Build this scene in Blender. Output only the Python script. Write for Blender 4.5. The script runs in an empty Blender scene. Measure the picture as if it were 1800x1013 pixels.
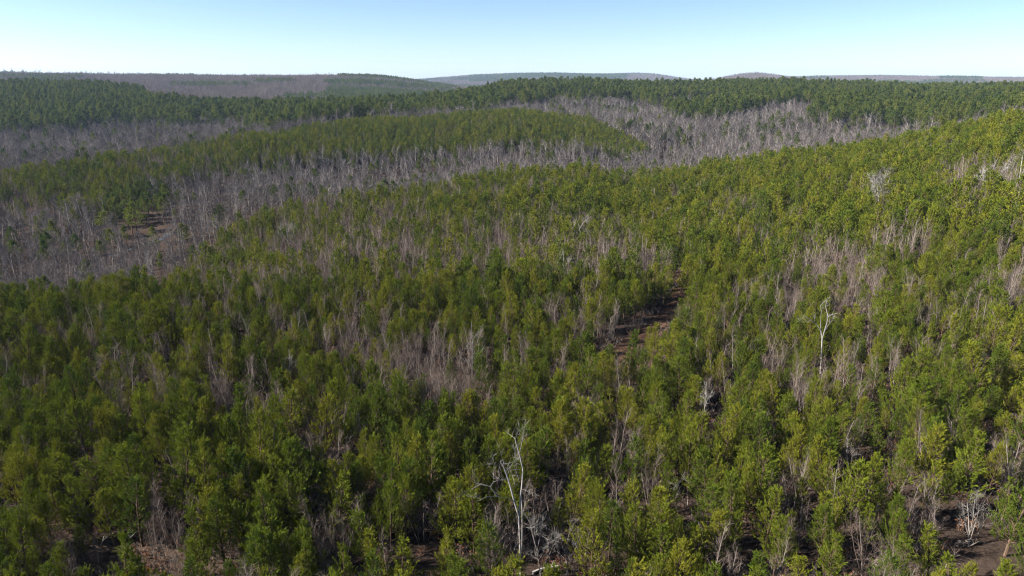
import bpy, math
import numpy as np

SC = bpy.context.scene
R = np.random.RandomState(11)
rad = math.radians

# ------------------------------------------------------------------ camera
CAM_Z = 100.0
PITCH = rad(17.4)
FPX = 1200.0                      # focal length in pixels of the 1800 px wide photograph
cam_d = bpy.data.cameras.new('camera')
cam_d.sensor_width = 36.0
cam_d.lens = 36.0 * FPX / 1800.0
cam_d.clip_start = 0.5
cam_d.clip_end = 30000.0
cam = bpy.data.objects.new('camera', cam_d)
SC.collection.objects.link(cam)
cam.location = (0, 0, CAM_Z)
cam.rotation_euler = (math.pi / 2 - PITCH, 0, 0)
SC.camera = cam

# ------------------------------------------------------------------ world, sun, exposure
SUN_EL, SUN_AZ = rad(32), rad(-95)          # azimuth measured from +Y (view direction) towards +X
w = bpy.data.worlds.new('World'); SC.world = w; w.use_nodes = True
nt = w.node_tree; nt.nodes.clear()
out = nt.nodes.new('ShaderNodeOutputWorld'); bg = nt.nodes.new('ShaderNodeBackground')
sky = nt.nodes.new('ShaderNodeTexSky'); sky.sky_type = 'NISHITA'; sky.sun_disc = False
sky.sun_elevation = SUN_EL; sky.sun_rotation = SUN_AZ
sky.altitude = 100; sky.air_density = 0.62; sky.dust_density = 0.35; sky.ozone_density = 2.6
bg.inputs['Strength'].default_value = 0.05
nt.links.new(sky.outputs[0], bg.inputs[0]); nt.links.new(bg.outputs[0], out.inputs[0])

sun_d = bpy.data.lights.new('sun', 'SUN'); sun_d.energy = 5.0; sun_d.angle = rad(0.5); sun_d.color = (1.0, 0.93, 0.82)
sun = bpy.data.objects.new('sun', sun_d); SC.collection.objects.link(sun)
sun.location = (-200, 20, 300)
sun.rotation_euler = (math.pi / 2 - SUN_EL, 0, -SUN_AZ + math.pi)

SC.view_settings.view_transform = 'Standard'; SC.view_settings.look = 'None'
SC.view_settings.exposure = 1.9; SC.view_settings.gamma = 1.0; SC.view_settings.use_curve_mapping = False
SC.render.engine = 'CYCLES'
cy = SC.cycles
cy.max_bounces = 4; cy.diffuse_bounces = 2; cy.glossy_bounces = 1; cy.transmission_bounces = 2
cy.volume_bounces = 0; cy.transparent_max_bounces = 4
cy.use_adaptive_sampling = True; cy.adaptive_threshold = 0.02
cy.use_denoising = True; cy.denoiser = 'OPENIMAGEDENOISE'; cy.denoising_input_passes = 'RGB_ALBEDO_NORMAL'; cy.denoising_prefilter = 'NONE'
cy.caustics_reflective = False; cy.caustics_refractive = False
cy.sample_clamp_indirect = 4.0; cy.filter_width = 1.15; cy.adaptive_threshold = 0.012

# ------------------------------------------------------------------ terrain
# ground height relative to the camera, along columns of constant x / y, as (y, z)
COLS = {
 -1.30: [(30,-41),(112,-41),(150,-52),(190,-60),(230,-62),(270,-58),(300,-52),(325,-50),(380,-60),(450,-68),(520,-66),(620,-60),(680,-56),(800,-44),(950,-34),(1050,-28),(1400,-45),(1800,-25),(2200,-4),(2600,-25),(3400,-70),(9000,-75)],
 -0.72: [(30,-41),(110,-41),(150,-52),(190,-60),(230,-62),(270,-58),(300,-52),(325,-50),(380,-60),(450,-68),(520,-66),(620,-60),(680,-56),(800,-44),(950,-34),(1050,-28),(1400,-45),(1800,-25),(2200,-4),(2600,-25),(3400,-70),(9000,-75)],
 -0.55: [(30,-40),(114,-40),(150,-50),(190,-57),(230,-58.5),(260,-56),(300,-51.5),(330,-48),(360,-45),(420,-56),(500,-64),(580,-62),(680,-56),(750,-50),(850,-42),(1000,-34),(1080,-30),(1400,-50),(1800,-30),(2200,-10),(2600,-30),(3400,-70),(9000,-75)],
 -0.40: [(30,-40),(114,-40),(150,-48),(180,-52),(220,-54),(270,-53),(300,-54),(350,-50),(380,-46),(430,-42),(500,-55),(580,-60),(650,-55),(720,-51),(850,-48),(1000,-62),(1400,-50),(1800,-30),(2200,-14),(2600,-30),(3400,-70),(9000,-75)],
 -0.24: [(30,-40),(118,-40.5),(150,-44),(180,-46),(215,-46),(245,-46),(280,-54),(320,-60),(350,-61),(400,-53),(440,-46),(500,-39),(560,-42),(620,-47),(700,-45),(800,-46),(900,-62),(1300,-60),(1600,-45),(1900,-24),(2200,-14),(2600,-35),(3400,-75),(9000,-75)],
  0.00: [(30,-40),(100,-41),(150,-43),(200,-43.5),(250,-43),(280,-43.5),(320,-50),(360,-58),(400,-57),(430,-53),(470,-45),(520,-38),(560,-35),(620,-42),(680,-46),(720,-41),(760,-38),(900,-32),(1050,-28),(1300,-55),(1700,-72),(2200,-66),(3000,-75),(9000,-75)],
  0.24: [(30,-40),(100,-40.5),(150,-41.5),(200,-42.5),(250,-42.5),(280,-43),(320,-52),(370,-60),(430,-61),(500,-58),(560,-52),(620,-46),(700,-41),(850,-34),(1000,-28),(1080,-27),(1300,-55),(1700,-72),(2200,-75),(9000,-75)],
  0.48: [(30,-40),(100,-38),(150,-36),(200,-34),(250,-32),(300,-36),(360,-46),(430,-50),(500,-48),(580,-42),(700,-37),(900,-33),(1000,-31),(1150,-34),(1400,-55),(1800,-72),(9000,-75)],
  0.72: [(30,-39),(100,-34),(150,-28.5),(200,-23.5),(250,-20.5),(300,-23),(350,-30),(400,-36),(550,-36),(800,-33),(1100,-36),(1400,-55),(1800,-72),(9000,-75)],
  1.30: [(30,-38),(100,-32),(150,-26),(200,-21),(250,-18),(300,-20),(350,-27),(400,-34),(550,-36),(800,-33),(1100,-36),(1400,-55),(1800,-72),(9000,-75)],
}
FAR = [(0.085,5200,.065,900,53),(0.19,5700,.04,700,50),(0.335,3700,.045,500,56),(0.62,4300,.17,700,40),
       (0.83,4300,.07,700,25),(0.46,5200,.09,700,34),(-0.17,2080,.05,250,9),(-0.04,5600,.07,800,48)]
LN0, LN1, NY, NT = math.log(22.0), math.log(9000.0), 420, 281
TT = np.linspace(-1.4, 1.4, NT); LY = np.linspace(LN0, LN1, NY)

def blur(a, n, ax):
    k = np.ones(n) / n
    p = [(0, 0), (0, 0)]; p[ax] = (n // 2, n // 2)
    return np.apply_along_axis(lambda v: np.convolve(v, k, 'valid'), ax, np.pad(a, p, mode='edge'))

ck = sorted(COLS)
prof = np.array([np.interp(LY, np.log([p[0] for p in COLS[k]]), [p[1] for p in COLS[k]]) for k in ck])
TAB = np.array([[0.0]])
TAB = np.stack([np.interp(TT, ck, prof[:, j]) for j in range(NY)], 1)
TAB = blur(blur(TAB, 5, 1), 5, 1)
TAB = blur(blur(TAB, 9, 0), 9, 0)
YY = np.exp(LY)
for (t0, y0, st, sy, am) in FAR:
    TAB += am * np.exp(-((TT[:, None] - t0) / st) ** 2 / 2 - ((YY[None] - y0) / sy) ** 2 / 2)

def undul(x, y):
    return (0.5 * np.sin(x * .061 + 1.3 * np.sin(y * .043)) + 0.4 * np.sin(y * .083 + 1.1 * np.sin(x * .05 + 2))
            + 0.2 * np.sin(x * .21 + y * .13))

def ground(x, y):
    x = np.asarray(x, float); y = np.asarray(y, float)
    yc = np.clip(y, 24.0, 8900.0)
    t = np.clip(x / yc, -1.39, 1.39)
    a = (t + 1.4) / 2.8 * (NT - 1); b = (np.log(yc) - LN0) / (LN1 - LN0) * (NY - 1)
    i = np.clip(a.astype(int), 0, NT - 2); j = np.clip(b.astype(int), 0, NY - 2)
    f = a - i; g = b - j
    z = TAB[i, j] * (1 - f) * (1 - g) + TAB[i + 1, j] * f * (1 - g) + TAB[i, j + 1] * (1 - f) * g + TAB[i + 1, j + 1] * f * g
    sc = np.clip(yc / 300.0, .6, 6.0)
    return CAM_Z + z + undul(x / sc, y / sc) * np.clip(yc / 200, .35, 2.2)

sp, cp = math.sin(PITCH), math.cos(PITCH)
def project(x, y, z):
    x, y, z = np.asarray(x, float), np.asarray(y, float), np.asarray(z, float) - CAM_Z
    d = y * cp - z * sp
    return 900 + FPX * x / d, 506.5 - FPX * (y * sp + z * cp) / d, d

def spot(u, v, h=0.0):
    """where the sight line towards this place of the photograph meets the ground (or h metres above it)"""
    rx, ry_ = (u - 900) / FPX, (506.5 - v) / FPX
    dx, dy, dz = rx, cp + ry_ * sp, -sp + ry_ * cp
    s = np.exp(np.linspace(math.log(30), math.log(8000), 6000))
    g = ground(dx * s, dy * s) + h
    k = np.argmax(CAM_Z + dz * s < g)
    return dx * s[k], dy * s[k]

def sm_noise(x, y, s, seed=0):
    x = x / s + seed * 13.7; y = y / s - seed * 7.3
    return (np.sin(x * 1.0 + 1.7 * np.sin(y * .9 + seed)) + np.sin(y * 1.3 + 1.5 * np.sin(x * .8)) + np.sin((x + y) * .71 + 2 * np.sin((x - y) * .6))) / 3

# ------------------------------------------------------------------ materials
def mat_new(name):
    m = bpy.data.materials.new(name); m.use_nodes = True
    n = m.node_tree; n.nodes.clear()
    return m, n, n.nodes.new('ShaderNodeOutputMaterial')

def ramp(n, stops):
    r = n.nodes.new('ShaderNodeValToRGB')
    e = r.color_ramp.elements
    while len(e) < len(stops): e.new(0.5)
    for k, (p, c) in enumerate(stops):
        e[k].position = p; e[k].color = (*c, 1)
    return r

def foliage(name, stops, trans=0.3, iso=0.5):
    """leaf or needle matter: colour varies from plant to plant and from tuft to tuft"""
    m, n, o = mat_new(name)
    oi = n.nodes.new('ShaderNodeObjectInfo'); ge = n.nodes.new('ShaderNodeNewGeometry')
    mx = n.nodes.new('ShaderNodeMix'); mx.data_type = 'FLOAT'; mx.inputs[0].default_value = iso
    n.links.new(oi.outputs['Random'], mx.inputs[2]); n.links.new(ge.outputs['Random Per Island'], mx.inputs[3])
    r = ramp(n, stops); n.links.new(mx.outputs[0], r.inputs[0])
    d = n.nodes.new('ShaderNodeBsdfDiffuse'); t = n.nodes.new('ShaderNodeBsdfTranslucent'); ms = n.nodes.new('ShaderNodeMixShader')
    ms.inputs[0].default_value = trans
    n.links.new(r.outputs[0], d.inputs[0]); n.links.new(r.outputs[0], t.inputs[0])
    n.links.new(d.outputs[0], ms.inputs[1]); n.links.new(t.outputs[0], ms.inputs[2]); n.links.new(ms.outputs[0], o.inputs[0])
    return m

def bark(name, a, b, scale=6.0):
    m, n, o = mat_new(name)
    tc = n.nodes.new('ShaderNodeTexCoord'); mp = n.nodes.new('ShaderNodeMapping'); mp.inputs['Scale'].default_value = (scale, scale, scale * .35)
    nz = n.nodes.new('ShaderNodeTexNoise'); nz.inputs['Scale'].default_value = 1.0; nz.inputs['Detail'].default_value = 4
    oi = n.nodes.new('ShaderNodeObjectInfo')
    ad = n.nodes.new('ShaderNodeMath'); ad.operation = 'MULTIPLY_ADD'; ad.inputs[1].default_value = .35
    n.links.new(oi.outputs['Random'], ad.inputs[0]); n.links.new(nz.outputs[0], ad.inputs[2])
    r = ramp(n, [(.35, a), (.95, b)])
    d = n.nodes.new('ShaderNodeBsdfDiffuse')
    n.links.new(tc.outputs['Object'], mp.inputs[0]); n.links.new(mp.outputs[0], nz.inputs[0]); n.links.new(ad.outputs[0], r.inputs[0])
    n.links.new(r.outputs[0], d.inputs[0]); n.links.new(d.outputs[0], o.inputs[0])
    return m

M = {}
M['needles'] = foliage('young_pine_needles', [(0.0,(.042,.077,.016)),(0.4,(.094,.125,.014)),(0.65,(.139,.157,.016)),(1.0,(.21,.193,.023))], .18, .42)
M['old_needles'] = foliage('mature_pine_needles', [(0.0,(.030,.052,.012)),(0.5,(.066,.09,.017)),(1.0,(.13,.138,.026))], .3, .4)
M['pine_bark'] = bark('pine_bark', (.045,.03,.022), (.13,.09,.065))
M['pale_bark'] = bark('pale_bark', (.16,.148,.14), (.37,.345,.32), 3)
M['grey_bark'] = bark('grey_bark', (.09,.079,.074), (.30,.27,.25))
M['tan_bark'] = bark('tan_bark', (.095,.08,.071), (.25,.215,.19))
M['twig_grey'] = foliage('grey_twigs', [(0,(.05,.043,.044)),(.5,(.096,.084,.085)),(.85,(.17,.153,.15)),(1,(.28,.255,.245))], .1, .3)
M['twig_brown'] = foliage('brown_twigs', [(0,(.07,.053,.047)),(.6,(.138,.107,.094)),(1,(.24,.19,.168))], .1, .4)
M['twig_pale'] = foliage('pale_twigs', [(0,(.12,.11,.105)),(1,(.32,.30,.28))], .1)
M['dead_leaves'] = foliage('dry_leaves', [(0,(.08,.036,.022)),(.5,(.17,.078,.044)),(1,(.29,.15,.085))], .3, .7)

def mat_ground():
    m, n, o = mat_new('leaf_litter')
    tc = n.nodes.new('ShaderNodeTexCoord')
    n1 = n.nodes.new('ShaderNodeTexNoise'); n1.inputs['Scale'].default_value = .06; n1.inputs['Detail'].default_value = 5
    n2 = n.nodes.new('ShaderNodeTexNoise'); n2.inputs['Scale'].default_value = 2.2; n2.inputs['Detail'].default_value = 8
    ad = n.nodes.new('ShaderNodeMath'); ad.operation = 'MULTIPLY_ADD'; ad.inputs[1].default_value = .5
    hf = n.nodes.new('ShaderNodeMath'); hf.operation = 'MULTIPLY'; hf.inputs[1].default_value = .5
    n.links.new(tc.outputs['Object'], n1.inputs[0]); n.links.new(tc.outputs['Object'], n2.inputs[0])
    n.links.new(n1.outputs[0], hf.inputs[0]); n.links.new(n2.outputs[0], ad.inputs[0]); n.links.new(hf.outputs[0], ad.inputs[2])
    r = ramp(n, [(.3,(.02,.015,.013)),(.5,(.036,.026,.021)),(.7,(.062,.045,.036))])
    n.links.new(ad.outputs[0], r.inputs[0])
    bp = n.nodes.new('ShaderNodeBump'); bp.inputs['Strength'].default_value = .6; bp.inputs['Distance'].default_value = .15
    n.links.new(n2.outputs[0], bp.inputs['Height'])
    d = n.nodes.new('ShaderNodeBsdfDiffuse'); n.links.new(r.outputs[0], d.inputs[0]); n.links.new(bp.outputs[0], d.inputs['Normal'])
    n.links.new(d.outputs[0], o.inputs[0])
    return m
M['ground'] = mat_ground()

def mat_path():
    m, n, o = mat_new('dirt_track')
    tc = n.nodes.new('ShaderNodeTexCoord')
    n2 = n.nodes.new('ShaderNodeTexNoise'); n2.inputs['Scale'].default_value = 1.3; n2.inputs['Detail'].default_value = 7
    n.links.new(tc.outputs['Object'], n2.inputs[0])
    r = ramp(n, [(.3,(.03,.018,.013)),(.55,(.068,.04,.028)),(.75,(.13,.08,.055))])
    n.links.new(n2.outputs[0], r.inputs[0])
    d = n.nodes.new('ShaderNodeBsdfDiffuse'); n.links.new(r.outputs[0], d.inputs[0]); n.links.new(d.outputs[0], o.inputs[0])
    return m
M['path'] = mat_path()

# ------------------------------------------------------------------ mesh building
class MB:
    def __init__(s): s.v = []; s.f = []; s.n = 0
    def tube(s, pts, rr, k=3):
        pts = np.asarray(pts, float); m = len(pts)
        d = np.gradient(pts, axis=0); d /= np.linalg.norm(d, axis=1)[:, None] + 1e-9
        ref = np.where(np.abs(d[:, 2:3]) > .9, np.array([[1., 0, 0]]), np.array([[0, 0, 1.]]))
        a = np.cross(d, ref); a /= np.linalg.norm(a, axis=1)[:, None] + 1e-9
        b = np.cross(d, a)
        an = np.arange(k) * 2 * math.pi / k
        rr = np.asarray(rr, float)
        ring = pts[:, None] + rr[:, None, None] * (np.cos(an)[None, :, None] * a[:, None] + np.sin(an)[None, :, None] * b[:, None])
        s.v.append(ring.reshape(-1, 3))
        for i in range(m - 1):
            for j in range(k):
                j2 = (j + 1) % k
                s.f.append((s.n + i*k + j, s.n + i*k + j2, s.n + (i+1)*k + j2, s.n + (i+1)*k + j))
        s.n += m * k
    def blades(s, P, D, L, W, rng):
        P = np.asarray(P, float); D = np.asarray(D, float); n = len(P)
        if n == 0: return
        D = D / (np.linalg.norm(D, axis=1)[:, None] + 1e-9)
        q = np.cross(D, rng.normal(size=(n, 3))); q /= np.linalg.norm(q, axis=1)[:, None] + 1e-9
        L = np.broadcast_to(L, n)[:, None]; W = np.broadcast_to(W, n)[:, None]
        t = np.stack([P - q * W * .5, P + q * W * .5, P + D * L], 1)
        s.v.append(t.reshape(-1, 3))
        idx = s.n + np.arange(n * 3).reshape(-1, 3)
        s.f.extend(map(tuple, idx.tolist()))
        s.n += n * 3
    def mesh(s, name, mat):
        me = bpy.data.meshes.new(name)
        me.from_pydata(np.concatenate(s.v).tolist() if s.v else [], [], s.f)
        me.materials.append(M[mat]); me.update()
        return me

def joined(name, a, ma, b, mb):
    me = bpy.data.meshes.new(name)
    va = np.concatenate(a.v); vb = np.concatenate(b.v)
    off = len(va)
    me.from_pydata(np.concatenate([va, vb]).tolist(), [], a.f + [tuple(i + off for i in f) for f in b.f])
    me.materials.append(M[ma]); me.materials.append(M[mb])
    mi = np.zeros(len(a.f) + len(b.f), np.int32); mi[len(a.f):] = 1
    me.polygons.foreach_set('material_index', mi); me.update()
    return me

def unit(v): return v / (np.linalg.norm(v) + 1e-9)

def young_pine(rng, lod, slim=1.0):
    """8 m plantation pine: whorled branches turning up into needle shoots"""
    tr, cr = MB(), MB()
    H = 8.0; lean = rng.normal(0, .2, 2)
    def axis(z): f = z / H; return np.array([lean[0] * f * f * 2, lean[1] * f * f * 2, z])
    zz = np.linspace(-.3, H * .97, 7 if lod == 0 else 4)
    tr.tube([axis(z) for z in zz], np.interp(zz, [-.3, 0, H], [.13, .115, .018]), 5 if lod == 0 else 3)
    z = H * rng.uniform(.14, .22); Lm = rng.uniform(2.2, 2.75) * slim * (1.12 if lod else 1.0)
    step = [.36, .44, .8][lod]; ns = [1.0, .62, .3][lod]
    skew = rng.uniform(0, 6.28); amp = rng.uniform(.08, .36)
    thinz = rng.uniform(.2, .8)
    while z < H * .985:
        f = (z - H * .15) / (H * .85)
        L0 = Lm * (max(0.0, 1 - f) ** (.8 if lod else .83)) * (1.0 if f > .18 else .72 + 1.5 * f) + .16
        nb = rng.randint(4, 7) if f < .8 else rng.randint(3, 5)
        a0 = rng.uniform(0, 6.28)
        for b in range(nb):
            an = a0 + b * 6.283 / nb + rng.normal(0, .22)
            if rng.uniform() < (.4 if abs(f - thinz) < .1 else .1): continue
            L = L0 * rng.uniform(.55, 1.25) * (1 + amp * math.cos(an - skew))
            el = rng.uniform(.25, .55) + .55 * f
            ho = np.array([math.cos(an), math.sin(an), 0])
            p0 = axis(z); m1 = p0 + L * .55 * (ho * math.cos(el) + np.array([0, 0, math.sin(el)]))
            e2 = el + rng.uniform(.35, .7)
            p2 = m1 + L * .5 * (ho * math.cos(e2) + np.array([0, 0, math.sin(e2)]))
            if lod == 0: tr.tube([p0, m1, p2], [.028, .02, .01], 3)
            elif lod == 1 and b % 2 == 0: tr.tube([p0, m1, p2], [.03, .022, .012], 3)
            k = max(1, int(round((1.25 + 2.3 * L) * ns)))
            for q in range(k):
                s_ = 1.0 if q == 0 else rng.uniform(.28, .95)
                pb = (p0 + (m1 - p0) * (s_ / .55)) if s_ < .55 else (m1 + (p2 - m1) * ((s_ - .55) / .45))
                side = rng.normal(0, 1, 3) * np.array([1, 1, .5])
                if q:
                    pb = pb + side * .17 * (1 - .4 * s_) * min(L, 1.4)
                sd = unit(ho * rng.uniform(.2, .75) + np.array([0, 0, 1.0]) * rng.uniform(.55, 1.1) + side * .16)
                sl = rng.uniform(.38, .68)
                nn = [34, 14, 6][lod]
                wd = [.042, .11, .2][lod]; ln = [.24, .32, .55][lod]
                tpos = rng.uniform(-.1, 1, nn)
                P = pb + sd * sl * tpos[:, None]
                D = sd * .95 + rng.normal(0, .4, (nn, 3))
                cr.blades(P, D, ln * rng.uniform(.7, 1.15, nn), wd, rng)
        z += step * rng.uniform(.8, 1.2) * (1.0 if f < .7 else .8)
    nn = [26, 12, 6][lod]
    P = axis(H * .93) + np.outer(rng.uniform(0, 1, nn), [0, 0, H * .07])
    cr.blades(P, np.array([0, 0, .9]) + rng.normal(0, .5, (nn, 3)), [.22, .3, .5][lod], [.05, .09, .18][lod], rng)
    return tr, cr

def mature_pine(rng, lod):
    """18 m pine: tall bare stem, rounded clumpy crown on the upper half"""
    tr, cr = MB(), MB()
    H = 18.0; lean = rng.normal(0, .3, 2)
    def axis(z): f = z / H; return np.array([lean[0] * f * f, lean[1] * f * f, z])
    zz = np.linspace(-.5, H * .95, 6 if lod == 0 else 3)
    tr.tube([axis(z) for z in zz], np.interp(zz, [0, H], [.24, .05]), 4 if lod == 0 else 3)
    z0 = H * rng.uniform(.42, .56); Rm = rng.uniform(2.0, 3.1)
    nc = 64 if lod == 0 else 24
    for k in range(nc):
        f = rng.uniform(0, 1) ** .85
        z = z0 + (H - z0) * f
        rr = Rm * math.sqrt(max(.03, 1 - (2 * f ** .8 - .75) ** 2 / 1.6)) * (1 if f < .6 else 1 - (f - .6) * 1.5)
        an = rng.uniform(0, 6.28); q = rng.uniform(.45, 1.05)
        c = axis(z) + np.array([math.cos(an) * rr * q, math.sin(an) * rr * q, 0])
        if lod == 0 and k % 2 == 0: tr.tube([axis(z - .7), c], [.07, .03], 3)
        nn = 16 if lod == 0 else 9
        P = c + rng.normal(0, .34, (nn, 3)) * np.array([1.15, 1.15, .75])
        D = (c - axis(z)) * .25 + np.array([0, 0, .45]) + rng.normal(0, .6, (nn, 3))
        cr.blades(P, D, (.75 if lod == 0 else 1.25) * rng.uniform(.7, 1.2, nn), .26 if lod == 0 else .55, rng)
    return tr, cr

def grow(tr, tw, rng, p, d, L, r, lev, maxlev, o):
    """one limb with its side limbs; the last order is fine twigs"""
    seg = 3 if lev < 2 else 2
    pts = [p]; dd = d.copy()
    for s_ in range(seg):
        dd = unit(dd + rng.normal(0, o['wob'], 3) + np.array([0, 0, o['up']]))
        pts.append(pts[-1] + dd * L / seg)
    rr = np.linspace(r, r * (.45 if lev < maxlev else .3), len(pts))
    tr.tube(pts, rr, 4 if lev == 0 and o['lod'] == 0 else 3)
    pts = np.array(pts)
    def along(f):
        a = f * seg; i = min(int(a), seg - 1); return pts[i] + (pts[i+1] - pts[i]) * (a - i)
    if lev < maxlev:
        n = o['n'][lev]; lo = o['lo'] if lev == 0 else .25
        for k in range(n):
            f = lo + (1 - lo) * (k + rng.uniform(.1, .9)) / n
            an = rng.uniform(0, 6.28)
            ax = unit(np.cross(dd, np.array([math.cos(an), math.sin(an), .2])))
            sp_ = rng.uniform(*o['spread'])
            nd = unit(dd * math.cos(sp_) + ax * math.sin(sp_) + np.array([0, 0, .12]))
            LL = L * o['ratio'] * rng.uniform(.7, 1.15) * ((1.25 - .75 * f) if lev == 0 else (1.1 - .5 * f))
            grow(tr, tw, rng, along(f), nd, LL, max(r * (1 - .55 * f) * o['thin'], o['rmin']), lev + 1, maxlev, o)
    if lev >= maxlev - 1:
        n = o['tw']
        fs = rng.uniform(.2, 1, n)
        P = np.array([along(f) for f in fs])
        D = dd * .8 + rng.normal(0, .55, (n, 3)) + np.array([0, 0, .25])
        tw.blades(P, D, o['tl'] * rng.uniform(.6, 1.2, n), o['tww'], rng)

def sapling(rng, lod, kind=0):
    """8 m leafless sapling: straight thin stem with steep fine branches"""
    tr, tw = MB(), MB()
    o = dict(wob=.03, up=.05, n=[21 if lod == 0 else 12], lo=.2, spread=(.4, .8), ratio=.25, thin=.34, rmin=.009 if lod == 0 else .016,
             tw=9 if lod == 0 else 7, tl=.85, tww=.02 if lod == 0 else .036, lod=lod)
    stems = 1 if kind == 0 else rng.randint(2, 4)
    for s_ in range(stems):
        b = np.array([rng.normal(0, .25), rng.normal(0, .25), -.2]) if stems > 1 else np.array([0, 0, -.2])
        d = unit(np.array([rng.normal(0, .07 + .06 * kind), rng.normal(0, .07 + .06 * kind), 1]))
        grow(tr, tw, rng, b, d, rng.uniform(6.8, 8.2) * (1 if s_ == 0 else .85), rng.uniform(.042, .062) + (.012 if lod else 0), 0, 1, o)
    return tr, tw

def hardwood(rng, lod, broad=0):
    """14 m leafless forest tree"""
    tr, tw = MB(), MB()
    if broad:
        o = dict(wob=.09, up=.02, n=[10, 6] if lod == 0 else [8, 3], lo=.22, spread=(.5, 1.0), ratio=.55, thin=.5, rmin=.022,
                 tw=13 if lod == 0 else 8, tl=1.2, tww=.04 if lod == 0 else .09, lod=lod)
        grow(tr, tw, rng, np.array([0, 0, -.3]), np.array([0, 0, 1.]), 9.5, .26, 0, 2, o)
    else:
        o = dict(wob=.05, up=.04, n=[12, 4] if lod == 0 else [9, 2], lo=.35, spread=(.5, .9), ratio=.3, thin=.42, rmin=.025,
                 tw=7 if lod == 0 else 7, tl=1.1, tww=.045 if lod == 0 else .085, lod=lod)
        grow(tr, tw, rng, np.array([0, 0, -.3]), unit(np.array([rng.normal(0, .04), rng.normal(0, .04), 1.])), 12.6, rng.uniform(.13, .18), 0, 2, o)
    return tr, tw

def shrub(rng, leafy):
    st, lf = MB(), MB()
    for k in range(11):
        a = rng.uniform(0, 6.28); b = np.array([rng.normal(0, .35), rng.normal(0, .35), -.05])
        d = unit(np.array([math.cos(a) * .5, math.sin(a) * .5, 1.0])); L = rng.uniform(.7, 1.7)
        e = b + d * L
        st.tube([b, b + d * L * .5 + rng.normal(0, .05, 3), e], [.014, .012, .006], 3)
        n = 9
        P = b + np.outer(rng.uniform(.3, 1, n), d * L)
        st.blades(P, d + rng.normal(0, .6, (n, 3)), .4, .02, rng)
        if leafy:
            n = 7; P = b + np.outer(rng.uniform(.25, 1.05, n), d * L) + rng.normal(0, .12, (n, 3))
            lf.blades(P, rng.normal(0, 1, (n, 3)), .17, .15, rng)
    if not leafy:
        lf.blades(rng.normal(0, .3, (6, 3)) * [1, 1, .2] + [0, 0, .1], rng.normal(0, 1, (6, 3)), .15, .12, rng)
    return st, lf

# ------------------------------------------------------------------ forms shared by all copies
col = SC.collection
def form_set(name, pairs, ma, mb):
    """a library of forms for one kind, kept out of the scene; the stands are made of these"""
    c = bpy.data.collections.new(name)
    for k, (a, b) in enumerate(pairs):
        c.objects.link(bpy.data.objects.new('%s_form_%02d' % (name, k), joined('%s_%02d' % (name, k), a, ma, b, mb)))
    return c

rs = lambda s: np.random.RandomState(s)
PINE0 = [young_pine(rs(100 + k), 0, [1, .8, 1.05, .68, .92, 1.12, .75][k]) for k in range(7)]
PINE1 = [young_pine(rs(120 + k), 1, [1, .8, 1.1, .7, .9][k]) for k in range(5)]
PINE2 = [young_pine(rs(140 + k), 2, [1, .8, 1.1, .7][k]) for k in range(4)]
SAP0 = [sapling(rs(160 + k), 0, k % 2) for k in range(6)]
SAP1 = [sapling(rs(180 + k), 1, k % 2) for k in range(5)]
OLD0 = [mature_pine(rs(200 + k), 0) for k in range(4)]
OLD1 = [mature_pine(rs(220 + k), 1) for k in range(4)]
HW0 = [hardwood(rs(240 + k), 0, 0) for k in range(4)] + [hardwood(rs(250 + k), 0, 1) for k in range(3)]
HW1 = [hardwood(rs(260 + k), 1, 0) for k in range(3)] + [hardwood(rs(270 + k), 1, 1) for k in range(3)]
SHR = [shrub(rs(280 + k), k % 2) for k in range(4)]
def cluster(src, rng, n, spread):
    """several far trees that stand together"""
    a, b = MB(), MB()
    for k in range(n):
        s_ = src[rng.randint(len(src))]; an = rng.uniform(0, 6.28); c, d = math.cos(an), math.sin(an); sc = rng.uniform(.8, 1.2)
        off = np.array([rng.uniform(-spread, spread), rng.uniform(-spread, spread), 0])
        rot = np.array([[c, -d, 0], [d, c, 0], [0, 0, 1]]) * sc
        for dst, so in ((a, s_[0]), (b, s_[1])):
            vv = np.concatenate(so.v) @ rot.T + off
            dst.v.append(vv); dst.f.extend([tuple(i + dst.n for i in f) for f in so.f]); dst.n += len(vv)
    return a, b
C_PINE0 = form_set('young_pine_near', PINE0, 'pine_bark', 'needles')
C_PINE1 = form_set('young_pine_mid', PINE1, 'pine_bark', 'needles')
C_PINE2 = form_set('young_pine_far', PINE2, 'pine_bark', 'needles')
C_SAP0 = form_set('sapling_near', SAP0, 'tan_bark', 'twig_brown')
C_SAP1 = form_set('sapling_mid', SAP1, 'tan_bark', 'twig_brown')
C_OLD = form_set('mature_pine', OLD0, 'pine_bark', 'old_needles')
C_OLDF = form_set('mature_pine_far', [cluster(OLD1, rs(300 + k), 5, 7) for k in range(4)], 'pine_bark', 'old_needles')
C_HW = form_set('hardwood', HW0, 'grey_bark', 'twig_grey')
C_HWB = form_set('broad_hardwood', HW0[4:] + HW0[:1], 'grey_bark', 'twig_grey')
C_HWF = form_set('hardwood_far', [cluster(HW1, rs(310 + k), 5, 9) for k in range(5)], 'tan_bark', 'twig_brown')
C_SHR = form_set('shrub', SHR, 'tan_bark', 'dead_leaves')

def tagit(o, label=None, cat=None, group=None, kind=None):
    if label: o['label'] = label
    if cat: o['category'] = cat
    if group: o['group'] = group
    if kind: o['kind'] = kind
    return o

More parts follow.
